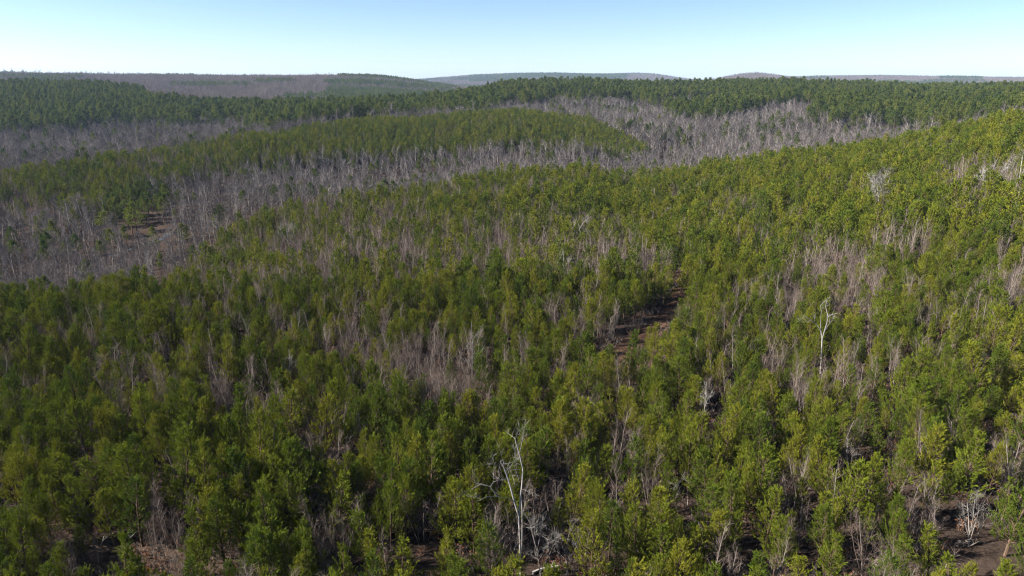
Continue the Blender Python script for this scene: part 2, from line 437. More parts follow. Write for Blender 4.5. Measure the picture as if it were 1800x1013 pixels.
def stand(name, coll, x, y, sc, rng, label, cat, tilt=.04, z=None):
    """a mass of plants too many to count: one object, each plant an instance of a form"""
    n = len(x)
    if n == 0: return
    me = bpy.data.meshes.new(name)
    z = ground(x, y) if z is None else z
    P = np.stack([x, y, z], 1)
    me.vertices.add(n); me.vertices.foreach_set('co', P.ravel().astype(np.float32))
    a = me.attributes.new('turn', 'FLOAT_VECTOR', 'POINT')
    rot = np.stack([rng.normal(0, tilt, n), rng.normal(0, tilt, n), rng.uniform(0, 6.283, n)], 1)
    a.data.foreach_set('vector', rot.ravel().astype(np.float32))
    a = me.attributes.new('size', 'FLOAT_VECTOR', 'POINT')
    wd = sc * rng.uniform(.86, 1.16, n)
    a.data.foreach_set('vector', np.stack([wd, wd, sc], 1).ravel().astype(np.float32))
    a = me.attributes.new('form', 'INT', 'POINT')
    a.data.foreach_set('value', rng.randint(0, len(coll.objects), n).astype(np.int32))
    o = bpy.data.objects.new(name, me); col.objects.link(o)
    g = bpy.data.node_groups.new(name + '_scatter', 'GeometryNodeTree')
    g.interface.new_socket('Geometry', in_out='INPUT', socket_type='NodeSocketGeometry')
    g.interface.new_socket('Geometry', in_out='OUTPUT', socket_type='NodeSocketGeometry')
    N = g.nodes.new
    gi, go = N('NodeGroupInput'), N('NodeGroupOutput')
    ci = N('GeometryNodeCollectionInfo'); ci.inputs['Collection'].default_value = coll
    ci.inputs['Separate Children'].default_value = True; ci.inputs['Reset Children'].default_value = True
    ip = N('GeometryNodeInstanceOnPoints'); ip.inputs['Pick Instance'].default_value = True
    def attr(nm, ty):
        q = N('GeometryNodeInputNamedAttribute'); q.data_type = ty; q.inputs['Name'].default_value = nm
        return q.outputs['Attribute']
    er = N('FunctionNodeEulerToRotation')
    L = g.links.new
    L(gi.outputs[0], ip.inputs['Points']); L(ci.outputs[0], ip.inputs['Instance'])
    L(attr('form', 'INT'), ip.inputs['Instance Index']); L(attr('size', 'FLOAT_VECTOR'), ip.inputs['Scale'])
    L(attr('turn', 'FLOAT_VECTOR'), er.inputs[0]); L(er.outputs[0], ip.inputs['Rotation']); L(ip.outputs[0], go.inputs[0])
    md = o.modifiers.new('scatter', 'NODES'); md.node_group = g
    tagit(o, label, cat, None, 'stuff')
    return o

# ------------------------------------------------------------------ ground sheet
def build_ground():
    ts = np.linspace(-1.39, 1.39, 280)
    ys = np.exp(np.linspace(math.log(26), math.log(8800), 360))
    T, Y = np.meshgrid(ts, ys, indexing='ij'); X = T * Y
    Z = ground(X, Y)
    V = np.stack([X, Y, Z], 2).reshape(-1, 3)
    nt_, ny_ = len(ts), len(ys)
    i, j = np.meshgrid(np.arange(nt_ - 1), np.arange(ny_ - 1), indexing='ij')
    a = (i * ny_ + j).ravel()
    F = np.stack([a, a + ny_, a + ny_ + 1, a + 1], 1).tolist()
    # land behind and under the camera
    base = len(V)
    xs = X[:, 0]
    V2 = np.stack([xs, np.full(nt_, -120.0), Z[:, 0]], 1)
    F += [(base + k, base + k + 1, (k + 1) * ny_, k * ny_) for k in range(nt_ - 1)]
    me = bpy.data.meshes.new('ground'); me.from_pydata(np.concatenate([V, V2]).tolist(), [], F)
    me.polygons.foreach_set('use_smooth', np.ones(len(me.polygons), bool))
    me.materials.append(M['ground']); me.update()
    o = bpy.data.objects.new('ground', me); col.objects.link(o); o['kind'] = 'structure'
build_ground()

# dirt track through the plantation
TRACK = np.array([spot(u, v) for u, v in [(1052, 662), (1078, 634), (1130, 590), (1172, 555), (1196, 515), (1204, 480)]])
_s = np.r_[0, np.cumsum(np.linalg.norm(np.diff(TRACK, axis=0), axis=1))]
_q = np.linspace(0, _s[-1], 160)
TRK = np.stack([blur(np.interp(_q, _s, TRACK[:, k])[None], 15, 1)[0] for k in (0, 1)], 1)
def track_dist(x, y):
    return np.min(np.hypot(x[:, None] - TRK[None, :, 0], y[:, None] - TRK[None, :, 1]), 1)
def build_track():
    d = np.gradient(TRK, axis=0); d /= np.linalg.norm(d, axis=1)[:, None]
    nrm = np.stack([-d[:, 1], d[:, 0]], 1)
    off = np.array([-1.7, -1.0, -.6, 0, .6, 1.0, 1.7]); dz = np.array([.02, .0, .0, .09, .0, .0, .02]) + .06
    rng = rs(5)
    V = []; F = []
    for k in range(len(TRK)):
        for q, (o_, h) in enumerate(zip(off, dz)):
            p = TRK[k] + nrm[k] * (o_ + (rng.normal(0, .15) if q in (0, 6) else 0))
            V.append((p[0], p[1], float(ground(p[0], p[1])) + h))
    n = len(off)
    for k in range(len(TRK) - 1):
        for q in range(n - 1):
            a = k * n + q; F.append((a, a + 1, a + n + 1, a + n))
    me = bpy.data.meshes.new('path'); me.from_pydata(V, [], F); me.materials.append(M['path']); me.update()
    o = bpy.data.objects.new('path', me); col.objects.link(o); o['kind'] = 'structure'
build_track()

# ------------------------------------------------------------------ what grows where
ip_ = lambda t, xs, ys: np.interp(t, xs, ys)
def YB(t): return ip_(t, [-1.3,-.72,-.55,-.47,-.40,-.30,-.24,0,.24,.48,.72,1.3], [124,124,132,190,236,252,258,292,295,275,300,310])   # far edge of the near slope
def YC0(t): return ip_(t, [-1.3,-.72,-.6,-.52,-.45,-.4,-.24,0,.12,.19,.22], [258,262,272,302,326,352,406,446,458,468,520])                  # middle hill, lower edge of its pines
def YC1(t): return ip_(t, [-1.3,-.72,-.55,-.4,-.24,0,.1,.17,.2,.22], [345,350,388,462,535,600,590,520,480,430])                         # and their far edge
def YD0(t): return ip_(t, [-1.3,-.72,-.55,-.42,-.38,-.36,-.24,-.1,-.03,.0,.1,.13,.17,.24,.36,.48,.6,.72,1.3], [640,640,680,690,640,560,575,625,660,735,760,830,800,615,590,550,490,425,420])
def YD1(t): return ip_(t, [-1.3,-.52,-.51,-.33,-.30,-.1,0,.2,.43,.44,1.3], [1110,1120,880,880,830,880,1080,1130,1130,1150,1200])

def jgrid(x0, x1, y0, y1, s, rng, jit=.42):
    nx, ny = int((x1 - x0) / s), int((y1 - y0) / s)
    X, Y = np.meshgrid(x0 + (np.arange(nx) + .5) * s, y0 + (np.arange(ny) + .5) * s)
    X = X + rng.uniform(-jit, jit, X.shape) * s; Y = Y + rng.uniform(-jit, jit, Y.shape) * s
    return X.ravel(), Y.ravel()

# running sight line over the canopy: plants far below it can be left out
def canopy_guess(T, Y):
    h = np.where(Y < YB(T), 6.0, np.where(Y < YC0(T), 9.0, np.where(Y < YC1(T), 6.5, np.where(Y < YD0(T), 10.0, 12.0))))
    return h
_T, _Y = np.meshgrid(TT, YY, indexing='ij')
_Q = (ground(_T * _Y, _Y) + canopy_guess(_T, _Y) - CAM_Z) / _Y
_QM = np.maximum.accumulate(_Q, axis=1)
_QM = np.minimum(_QM, np.minimum(np.roll(_QM, 3, 0), np.roll(_QM, -3, 0)))
def seen(x, y, h, slack=3.0):
    t = np.clip(x / y, -1.39, 1.39)
    i = np.clip(((t + 1.4) / 2.8 * (NT - 1)).round().astype(int), 0, NT - 1)
    j = np.clip(((np.log(y) - LN0) / (LN1 - LN0) * (NY - 1)).astype(int) - 1, 0, NY - 1)
    return ground(x, y) + h + slack - CAM_Z > _QM[i, j] * y

# thickets (bare saplings instead of pines) and gaps, as places on the near slope: centre and half axes as the photograph shows them
THICK = [(880,462,330,36,.72),(620,455,170,22,.85),(1160,478,90,36,.55),(745,655,105,62,.85),(1490,498,75,52,.88),(1385,520,28,42,.8),
         (1620,540,26,30,.6),(1520,640,26,52,.6),(560,760,34,75,.8),(562,930,30,75,.8),(300,930,48,72,.85),(1090,868,72,52,.85),
         (1712,920,46,42,.8),(1500,975,55,38,.55),(40,690,52,50,.6),(215,700,36,60,.6),(425,690,36,40,.5),(945,985,80,60,.85),
         (1240,720,24,60,.5),(1790,550,30,60,.5),(1720,325,60,40,.6),(1640,290,40,28,.45),(1545,360,34,40,.6),(1350,395,60,30,.45),
         (640,400,140,50,.62),(480,400,110,40,.7),(510,362,85,36,.85),(760,345,120,24,.55),(900,395,150,22,.6),(700,430,200,30,.7),(1060,455,120,30,.75),(1290,430,120,22,.45),(1560,420,90,25,.4),(1020,545,50,18,.7),(1010,735,24,32,.85),(820,420,120,30,.4),(330,640,60,30,.4)]
GAPS = [(765,965,70,60,.85),(1120,600,48,40,.5),(985,960,50,45,.55),(1075,870,34,30,.4)]

rng = rs(1)
X, Y = jgrid(-300, 300, 30, 315, 2.05, rng)
T = X / Y
ok = (np.abs(T) < .98) & (Y < YB(T) + 6 * sm_noise(X, Y, 14, 3)) | ((Y < 60) & (np.abs(X) < 62))
ok &= (Y < YB(T) + 8)
X, Y = X[ok], Y[ok]; T = X / Y
U, V, D = project(X, Y, ground(X, Y) + 3.0)
pb = np.clip(.21 + .34 * sm_noise(X, Y, 5.5, 1), .03, .48)
pb = np.where((Y > 125), np.clip(.30 + .5 * sm_noise(X, Y, 10, 1) - .36 * np.clip(T * 2.2, -.6, .6) + .3 * np.exp(-((Y - 148) / 22) ** 2) * (T < .12), .04, .8), pb)
pg = np.zeros(len(X))
for (u, v, ru, rv, s_) in THICK:
    e = ((U - u) / ru) ** 2 + ((V - v) / rv) ** 2 + .35 * sm_noise(X, Y, 4, 5)
    pb = np.maximum(pb, s_ * np.clip((1.25 - e) / .4, 0, 1))
for (u, v, ru, rv, s_) in GAPS:
    e = ((U - u) / ru) ** 2 + ((V - v) / rv) ** 2
    pg = np.maximum(pg, s_ * np.clip((1.2 - e) / .4, 0, 1))
td = track_dist(X, Y)
keep = (td > np.where((V < 675) & (V > 515), 3.5, .5)) & (rng.uniform(size=len(X)) > pg) & (rng.uniform(size=len(X)) > .05)
X, Y, T, U, V, D, pb = [a[keep] for a in (X, Y, T, U, V, D, pb)]
isb = rng.uniform(size=len(X)) < pb
PX, PY = X[~isb], Y[~isb]
PS = np.clip(.655 + .11 * sm_noise(PX, PY, 16, 7) + rng.normal(0, .15, len(PX)) + .2 * np.clip((PY - 95) / 70, 0, 1), .28, 1.2)
_k = rng.uniform(size=len(PX)) > .3 * np.clip((PY - 95) / 70, 0, 1)
PX, PY, PS = PX[_k], PY[_k], PS[_k]
BX, BY = X[isb], Y[isb]
# thickets are denser than the pines: two or three stems for one pine
rep = np.where(BY > 118, rng.randint(2, 4, len(BX)), rng.randint(1, 4, len(BX)))
BX = np.repeat(BX, rep) + rng.normal(0, .8, rep.sum()); BY = np.repeat(BY, rep) + rng.normal(0, .8, rep.sum())
BS = np.clip(rng.normal(.62, .16, len(BX)), .25, .98)

# ------------------------------------------------------------------ single trees one can pick out
def child(name, me, parent):
    o = bpy.data.objects.new(name, me); col.objects.link(o); o.parent = parent
    return o

def tree_thing(name, x, y, sc, rz, parts, label, cat, group=None, wide=1.0, z=None):
    e = bpy.data.objects.new(name, None); e.empty_display_size = .3; col.objects.link(e)
    e.location = (x, y, float(ground(x, y)) if z is None else z)
    e.rotation_euler = (R.normal(0, .035), R.normal(0, .035), rz); e.scale = (sc * wide, sc * wide, sc)
    tagit(e, label, cat, group)
    for nm, me in parts: child(nm, me, e)
    return e

def on_plane(u, v, y0):
    rx, ry_ = (u - 900) / FPX, (506.5 - v) / FPX
    s = y0 / (cp + ry_ * sp)
    return rx * s, CAM_Z + s * (-sp + ry_ * cp)

LAND = []
def traced(name, label, phrase, base, limbs, twigs, cat, bk='pale_bark', tw='twig_pale', seed=0, base_h=0.0, tl=1.0, tww=.03, side=3):
    """a dead or leafless tree whose limbs follow the photograph; every limb gets its own depth"""
    rg = rs(500 + seed)
    x0, y0 = spot(*base, base_h); z0 = float(ground(x0, y0))
    tr, br = MB(), MB()
    dep = {}
    def key(p): return (round(p[0]), round(p[1]))
    for k, (pts, r0, r1) in enumerate(limbs):
        P = []
        d0 = dep.get(key(pts[0]), 0.0); dd = rg.uniform(-1, 1)
        for i, p in enumerate(pts):
            x, z = on_plane(p[0], p[1], y0)
            f = i / (len(pts) - 1)
            q = d0 + (dd * f * 1.4 if k else .15 * math.sin(3 * f))
            dep.setdefault(key(p), q)
            P.append((x - x0 + q * (x / y0), q, z - z0))
        P = np.array(P)
        if k == 0:
            P[0, 2] = min(P[0, 2], 0) - .3
        rr = np.linspace(r0, r1, len(P)) * .62
        (tr if k < 1 else br).tube(P, rr, 6 if k < 1 else 4)
        L = np.linalg.norm(np.diff(P, axis=0), axis=1).sum()
        dl = unit(P[-1] - P[-2])
        o = dict(wob=.16, up=.03, n=[3], lo=.2, spread=(.4, .95), ratio=.5, thin=.6, rmin=.004 + tww * .12, tw=3, tl=tl * .55, tww=tww * .6, lod=1)
        for s_ in range(int(twigs * .7) if k else twigs // 4):
            f = rg.uniform(.35 if k else .5, 1) * (len(P) - 1); i = min(int(f), len(P) - 2)
            p = P[i] + (P[i + 1] - P[i]) * (f - i)
            a = rg.normal(0, 1, 3); d = unit(unit(P[i + 1] - P[i]) * .9 + a * .55 + np.array([0, 0, .25]))
            grow(br, br, rg, p, d, tl * rg.uniform(.5, 1.2), max(min(r1 * .6, .02 + tww * .2), .008 + tww * .1), 0, 1, o)
    parts = [('trunk', tr.mesh('trunk', bk)), ('branches', br.mesh('branches', tw))]
    e = bpy.data.objects.new(name, None); e.empty_display_size = .3; col.objects.link(e)
    e.location = (x0, y0, z0); tagit(e, label, cat)
    for nm, me in parts: child(nm, me, e)
    v1 = np.mean([p[1] for p in limbs[0][0]])
    LAND.append((base[0], v1, phrase)); CLEAR.append((x0, y0, 2.3 if cat == 'bush' else 1.6))
    return e

CLEAR = []
traced('dead_tree', 'tall white forked dead tree with two stems at the bottom centre', 'tall white forked dead tree', (915, 1024),
       [([(915,1024),(914,960),(912,910),(904,884),(897,858),(891,838),(886,824),(880,813)], .17, .05),
        ([(912,910),(915,880),(918,850),(919,832),(913,808),(907,790),(905,782)], .12, .035),
        ([(915,1024),(918,990),(918,960),(918,900),(916,880)], .12, .09),
        ([(904,884),(893,874),(874,867),(856,862),(838,866)], .06, .02), ([(874,867),(862,850),(846,846),(828,857)], .05, .02),
        ([(886,824),(898,830),(914,832)], .045, .03), ([(891,838),(899,822),(908,815)], .04, .015), ([(862,850),(868,838),(872,834)], .035, .014),
        ([(913,808),(918,790),(921,778)], .04, .012), ([(880,813),(872,806),(866,812)], .03, .012), ([(880,813),(884,802),(880,796)], .03, .012),
        ([(918,860),(926,856),(932,852)], .025, .01)], 5, 'dead tree', seed=1, tl=1.1, tww=.03)
traced('dead_tree', 'slender bone-white dead tree forking into a Y above the pines', 'slender Y-shaped bone-white dead tree', (1442, 657),
       [([(1442,657),(1444,625),(1445,597),(1443,583),(1436,572),(1426,563),(1414,556)], .17, .05),
        ([(1445,597),(1449,582),(1454,565),(1456,554),(1462,549),(1473,545)], .12, .04), ([(1456,554),(1453,545),(1450,536)], .07, .03),
        ([(1443,583),(1442,566),(1443,552),(1441,543)], .08, .03), ([(1449,582),(1456,573),(1464,567)], .06, .03), ([(1426,563),(1420,566),(1410,566)], .05, .02)],
       4, 'dead tree', seed=2, tl=1.3, tww=.04)
traced('pale_birch', 'three-stemmed pale leafless tree standing white among the hillside pines', 'three-stemmed pale tree', (1546, 390),
       [([(1546,390),(1546,366),(1544,346),(1542,328),(1541,314)], .16, .05), ([(1546,390),(1554,379),(1554,356),(1551,337),(1545,320),(1543,308)], .16, .05),
        ([(1546,390),(1539,370),(1543,353),(1547,335),(1550,318)], .13, .05), ([(1551,337),(1555,325),(1556,314)], .09, .04), ([(1544,346),(1537,335),(1535,322)], .09, .04),
        ([(1546,390),(1535,370),(1533,350),(1536,330),(1540,318)], .09, .04)], 16, 'tree', seed=3, tl=2.2, tww=.09)
traced('dead_tree', 'crooked small white dead tree with one bent side branch in mid-slope', 'crooked small white dead tree', (632, 556),
       [([(632,556),(632,535),(634,522),(640,510)], .12, .04), ([(634,546),(642,541),(652,532)], .08, .03), ([(632,535),(627,525),(625,518)], .06, .03), ([(634,522),(645,517)], .05, .02)],
       5, 'dead tree', seed=4, tl=1.2, tww=.04)
traced('dead_tree', 'straight thin white dead trunk with short stubby twigs on brown slope', 'straight thin white dead trunk', (991, 522),
       [([(991,522),(992,490),(991,465),(990,442)], .14, .05), ([(992,490),(998,480)], .05, .02), ([(991,465),(985,455)], .05, .02), ([(991,475),(997,462)], .05, .02)],
       9, 'dead tree', seed=5, tl=1.2, tww=.05)
traced('leafless_tree', 'forked pale leafless tree rising from the thicket below the ridge', 'forked pale tree in the thicket', (1020, 440),
       [([(1020,440),(1020,415),(1019,398),(1013,385)], .16, .05), ([(1019,402),(1026,390),(1034,384)], .1, .04), ([(1020,415),(1009,404),(1004,396)], .08, .03), ([(1020,412),(1031,405)], .08, .03)],
       9, 'tree', seed=6, tl=1.6, tww=.06)
traced('dead_tree', 'short pale snag with raised arms beside a dark green pine clump', 'short pale snag with raised arms', (1177, 404),
       [([(1177,404),(1178,388),(1180,369)], .15, .05), ([(1178,388),(1171,378),(1170,371)], .09, .04), ([(1178,384),(1186,375)], .09, .04)], 7, 'dead tree', seed=7, tl=1.4, tww=.06)
traced('broken_snag', 'broken-off white stub of a trunk without branches', 'broken-off white stub', (1372, 396),
       [([(1372,396),(1371,385),(1372,373)], .22, .17), ([(1372,376),(1366,371)], .08, .04)], 2, 'snag', seed=8, tl=.9, tww=.05)
traced('dead_tree', 'small grey dead tree with drooping crooked arms near the broken stub', 'small grey crooked dead tree', (1321, 398),
       [([(1321,398),(1320,384),(1318,371)], .13, .05), ([(1320,384),(1312,380),(1307,384)], .08, .03), ([(1319,378),(1327,377),(1329,384)], .07, .03)], 7, 'dead tree', seed=9, tl=1.3, tww=.05)
traced('leafless_tree', 'large leafless tree with wide rising limbs high on the slope', 'large leafless wide-limbed tree', (1737, 356),
       [([(1737,356),(1738,335),(1742,316),(1748,288)], .2, .06), ([(1740,328),(1752,312),(1768,298)], .13, .05), ([(1738,335),(1729,318),(1727,300)], .12, .05), ([(1737,356),(1729,342),(1729,330),(1730,306)], .12, .05)],
       14, 'tree', seed=10, tl=2.2, tww=.08, bk='pale_bark', tw='twig_pale')
traced('leafless_tree', 'leafless pale tree with steep straight limbs at the picture edge', 'pale steep-limbed tree at the edge', (1789, 350),
       [([(1789,350),(1791,320),(1796,285),(1799,268)], .18, .06), ([(1791,320),(1783,298),(1779,282)], .1, .04), ([(1791,330),(1801,312)], .1, .04)], 12, 'tree', seed=11, tl=2.0, tww=.08)
traced('leafless_tree', 'rounded brown leafless tree with a clean lower stem', 'rounded brown leafless tree', (1677, 370),
       [([(1677,370),(1679,350),(1680,335)], .16, .08), ([(1680,340),(1672,328),(1668,320)], .1, .04), ([(1680,340),(1688,327),(1693,319)], .1, .04), ([(1680,335),(1681,322)], .1, .04)],
       18, 'tree', seed=12, tl=1.9, tww=.08, bk='grey_bark', tw='twig_brown')
traced('bare_bush', 'white many-branched leafless bush just beside the forked dead tree', 'white many-branched bush', (951, 1012),
       [([(951,1012),(947,990),(944,970)], .1, .05), ([(944,970),(936,950),(930,928)], .06, .02), ([(944,970),(948,945),(952,918)], .06, .02), ([(947,985),(958,962),(968,940)], .06, .02),
        ([(944,970),(938,945),(941,920)], .05, .02), ([(948,990),(932,972),(922,958)], .05, .02), ([(950,1005),(962,985),(972,965)], .05, .02)], 13, 'bush', seed=13, tl=1.1, tww=.03)
traced('bare_bush', 'greyish-white leafless bush on a single thin stem, beside another bush', 'grey-white single-stemmed bush', (996, 1014),
       [([(996,1014),(996,990),(994,975)], .09, .05), ([(994,975),(1002,962),(1012,948),(1024,938)], .05, .02), ([(994,975),(988,955),(984,938)], .05, .02), ([(994,975),(998,950),(1004,930)], .05, .02),
        ([(995,985),(1008,978),(1018,966)], .045, .02), ([(995,985),(980,975),(976,962)], .045, .02)], 11, 'bush', seed=14, tl=1.0, tww=.03)
traced('dead_tree', 'small forked grey dead sapling poking out among lower pines', 'small forked grey dead sapling', (172, 990),
       [([(172,990),(173,975),(179,958),(183,943)], .07, .03), ([(173,975),(167,963),(164,952)], .05, .02), ([(175,968),(169,958)], .03, .015)], 4, 'dead tree', seed=15, tl=.7, tww=.025)
traced('dead_pole', 'leaning pale dead pole slanting across a dark gap', 'leaning pale dead pole', (212, 980),
       [([(212,980),(220,962),(228,948),(242,933)], .07, .025), ([(228,948),(227,938)], .03, .012)], 2, 'dead tree', seed=16, tl=.6, tww=.02)
traced('leafless_tree', 'pale upright leafless tree with ladder branches beside a dark pine', 'pale ladder-branched tree', (830, 668),
       [([(830,668),(830,635),(830,600),(829,566)], .11, .03), ([(830,640),(838,625)], .05, .02), ([(830,622),(822,610)], .05, .02), ([(830,605),(836,592)], .04, .02), ([(830,650),(820,640)], .05, .02),
        ([(830,668),(840,648),(842,625),(841,600)], .06, .02)], 7, 'tree', seed=17, tl=1.3, tww=.035)
traced('leafless_tree', 'thin grey leafless tree with spiky twigs in a dark hollow', 'thin spiky grey tree', (508, 690),
       [([(508,690),(507,660),(509,636),(508,614)], .09, .03), ([(508,668),(516,655)], .04, .02), ([(507,660),(500,648)], .04, .02), ([(508,645),(515,633)], .04, .02)], 7, 'tree', seed=18, tl=1.2, tww=.035)
traced('leafless_tree', 'silvery twin-stemmed leafless tree with feathery crown among green pines', 'silvery twin-stemmed tree', (1238, 752),
       [([(1238,752),(1238,725),(1240,700),(1242,672)], .09, .03), ([(1238,752),(1234,735),(1235,715),(1232,685)], .08, .025), ([(1239,715),(1246,700)], .04, .02)], 12, 'tree', seed=19, tl=1.3, tww=.035)
traced('leafless_tree', 'small pale leafless tree with wide V branches deep between pines', 'small pale V-branched tree', (1494, 850),
       [([(1494,850),(1495,832),(1498,822),(1506,812)], .07, .03), ([(1495,832),(1490,815),(1488,796),(1490,784)], .06, .02), ([(1498,822),(1497,806),(1499,795)], .04, .02)], 7, 'tree', seed=20, tl=1.0, tww=.03)
traced('bare_bush', 'pinkish-white leafless clump of fanned stems in a shadowed gap', 'pinkish-white fanned clump', (1704, 960),
       [([(1704,960),(1703,935),(1702,910),(1700,884)], .07, .02), ([(1704,955),(1712,930),(1719,905)], .05, .02), ([(1703,945),(1696,925),(1692,905)], .05, .02), ([(1704,940),(1709,915),(1711,890)], .05, .02),
        ([(1705,958),(1720,940),(1729,922)], .04, .015)], 10, 'bush', seed=21, tl=1.1, tww=.03, tw='twig_pale')
traced('leafless_tree', 'two thin pale stems with one leaning branch behind a bright pine', 'two thin pale stems', (1209, 892),
       [([(1209,892),(1209,868),(1210,838)], .07, .02), ([(1210,858),(1216,850),(1222,840)], .04, .015), ([(1209,892),(1194,874),(1190,855),(1189,836)], .06, .02), ([(1190,855),(1198,846)], .035, .015)], 7, 'tree', seed=22, tl=1.0, tww=.03)
traced('bare_bush', 'big tan leafless brush clump with whip-like stems at bottom edge', 'big tan brush clump', (1516, 1018),
       [([(1516,1018),(1515,980),(1512,940),(1510,905)], .07, .02), ([(1516,1018),(1500,975),(1492,940)], .05, .015), ([(1516,1018),(1532,975),(1546,950)], .05, .015), ([(1516,1005),(1524,960),(1530,925)], .05, .015),
        ([(1516,1018),(1492,985),(1486,970)], .04, .015), ([(1516,990),(1506,950),(1502,915)], .05, .015)], 13, 'bush', seed=23, tl=1.3, tww=.03, bk='tan_bark', tw='twig_brown')
traced('leafless_tree', 'white-limbed leafless tree at the head of the brown thicket', 'white-limbed tree by the thicket', (508, 460),
       [([(508,460),(507,435),(505,412),(500,384)], .16, .05), ([(507,432),(515,415),(518,400)], .08, .03), ([(506,425),(497,412),(492,402)], .08, .03), ([(505,412),(511,395)], .07, .03)],
       11, 'tree', seed=24, tl=1.7, tww=.06)
traced('leafless_tree', 'great grey-white crowned leafless tree standing above the wooded draw', 'great grey-white crowned tree', (459, 360),
       [([(459,360),(457,340),(455,325),(452,306)], .26, .08), ([(457,338),(448,325),(441,312)], .15, .05), ([(456,332),(465,320),(470,308)], .15, .05), ([(455,325),(460,312),(461,304)], .12, .05), ([(457,340),(442,332),(436,325)], .12, .05)],
       15, 'tree', seed=25, tl=2.6, tww=.09)
traced('leafless_tree', 'low spreading grey oak over the dark floor of the draw', 'low spreading grey oak', (308, 424),
       [([(308,424),(306,408),(303,392),(302,368)], .24, .07), ([(306,410),(294,396),(284,384)], .14, .05), ([(306,408),(318,395),(330,386)], .14, .05), ([(304,396),(312,378),(316,362)], .12, .05), ([(304,398),(293,382),(291,366)], .12, .05), ([(307,414),(322,408),(332,404)], .1, .04)],
       16, 'tree', seed=26, tl=2.6, tww=.08, bk='grey_bark', tw='twig_grey')

# pale log lying below the white bushes
def fallen_log():
    x0, y0 = spot(936, 1010); x1, y1 = spot(984, 996)
    n = 7; f = np.linspace(0, 1, n)
    xs, ys = x0 + (x1 - x0) * f, y0 + (y1 - y0) * f + .12 * np.sin(f * 5)
    P = np.stack([xs, ys, ground(xs, ys) + .14 + .1 * f], 1) - np.array([x0, y0, float(ground(x0, y0))])
    a = MB(); a.tube(P, np.linspace(.13, .06, n), 7)
    e = bpy.data.objects.new('fallen_log', None); col.objects.link(e); e.location = (x0, y0, float(ground(x0, y0)))
    tagit(e, 'pale fallen log lying on the ground under the white bushes', 'log')
    child('trunk', a.mesh('log_trunk', 'pale_bark'), e); 
    for k, d in ((2, (.2, -.5, .7)), (4, (.4, .5, .6)), (5, (.5, -.3, .5))):
        b = MB(); b.tube([P[k], P[k] + np.array(d) * .7], [.04, .015], 4); child('branch_stub', b.mesh('log_stub', 'pale_bark'), e)
fallen_log()

# the small stream at the bottom of the draw
STREAM = np.array([spot(u, v) for u, v in [(196, 452), (214, 444), (232, 438), (250, 434), (268, 428), (286, 420), (300, 410)]])
def build_stream():
    q = np.linspace(0, 6, 60); c = np.stack([np.interp(q, range(7), STREAM[:, k]) for k in (0, 1)], 1)
    d = np.gradient(c, axis=0); d /= np.linalg.norm(d, axis=1)[:, None]; nn = np.stack([-d[:, 1], d[:, 0]], 1)
    V, F = [], []
    for k in range(60):
        wd = 1.0 + .5 * math.sin(k * .7) + .3 * math.sin(k * 1.9)
        zc = max(float(ground(*(c[k] + nn[k] * o_))) for o_ in (-wd, 0, wd)) + .08
        for o_ in (-wd, wd): V.append((*(c[k] + nn[k] * o_), zc))
    F = [(2 * k, 2 * k + 1, 2 * k + 3, 2 * k + 2) for k in range(59)]
    m, n, o = mat_new('stream_water'); p = n.nodes.new('ShaderNodeBsdfPrincipled')
    p.inputs['Base Color'].default_value = (.05, .055, .06, 1); p.inputs['Roughness'].default_value = .18
    nz = n.nodes.new('ShaderNodeTexNoise'); nz.inputs['Scale'].default_value = 3.0; bp = n.nodes.new('ShaderNodeBump'); bp.inputs['Strength'].default_value = .3
    n.links.new(nz.outputs[0], bp.inputs['Height']); n.links.new(bp.outputs[0], p.inputs['Normal']); n.links.new(p.outputs[0], o.inputs[0])
    me = bpy.data.meshes.new('stream'); me.from_pydata(V, [], F); me.materials.append(m); me.update()
    ob = bpy.data.objects.new('stream', me); col.objects.link(ob); ob['kind'] = 'structure'
build_stream()
for p_ in STREAM[1:5]: CLEAR.append((p_[0], p_[1], 2.6))

# evergreens of the draw
def pine_parts(src, nm, ma, mb): return [('trunk', src[0].mesh(nm + '_trunk', ma)), ('crown', src[1].mesh(nm + '_crown', mb))]
for (u, v, vt, lab, ph, wide, fm) in [(246,436,356,'tall lone pine on a long bare stem at the draw','tall lone pine',.95,'o'),
        (386,402,362,'dark bushy cedar at the mouth of the draw','dark bushy cedar',1.25,'y'),
        (441,352,318,'dark cone-shaped evergreen below the grey-white crowned tree','dark cone-shaped evergreen',1.0,'y'),
        (205,402,358,'dim green pine left of the tall lone pine','dim green pine of the draw',1.0,'y'),
        (226,398,352,'dark green pine on the shaded side of the draw floor','dark pine of the draw floor',1.0,'o'),
        (262,382,340,'broad dark pine at the back of the draw floor','broad dark pine of the draw',1.15,'o'),
        (190,420,372,'dark ragged pine in front of the dim green pine','dark ragged pine',1.1,'o'),
        (233,412,366,'dusky pine standing close by the tall lone pine','dusky pine by the lone pine',1.1,'o'),
        (318,372,336,'small dark pine above the low spreading grey oak','small dark pine over the oak',1.15,'y'),
        (288,352,318,'dark shaggy evergreen at the upper end of the draw','dark shaggy evergreen',1.2,'y'),
        (410,318,285,'round dark evergreen among grey trees on the middle hill','round dark evergreen',1.4,'y')]:
    x, y = spot(u, v); H = on_plane(u, vt, y)[1] - float(ground(x, y))
    src = mature_pine(rs(600 + u), 0) if fm == 'o' else young_pine(rs(600 + u), 1)
    s_ = H / (18.0 if fm == 'o' else 8.0)
    tree_thing('evergreen_tree', x, y, s_, R.uniform(0, 6), pine_parts(src, 'evergreen', 'pine_bark', 'old_needles'), lab, 'tree', None, wide * (1.75 if fm == 'o' and u != 246 else 1.2))
    LAND.append((u, (v + vt) / 2, ph)); CLEAR.append((x, y, 3.0))

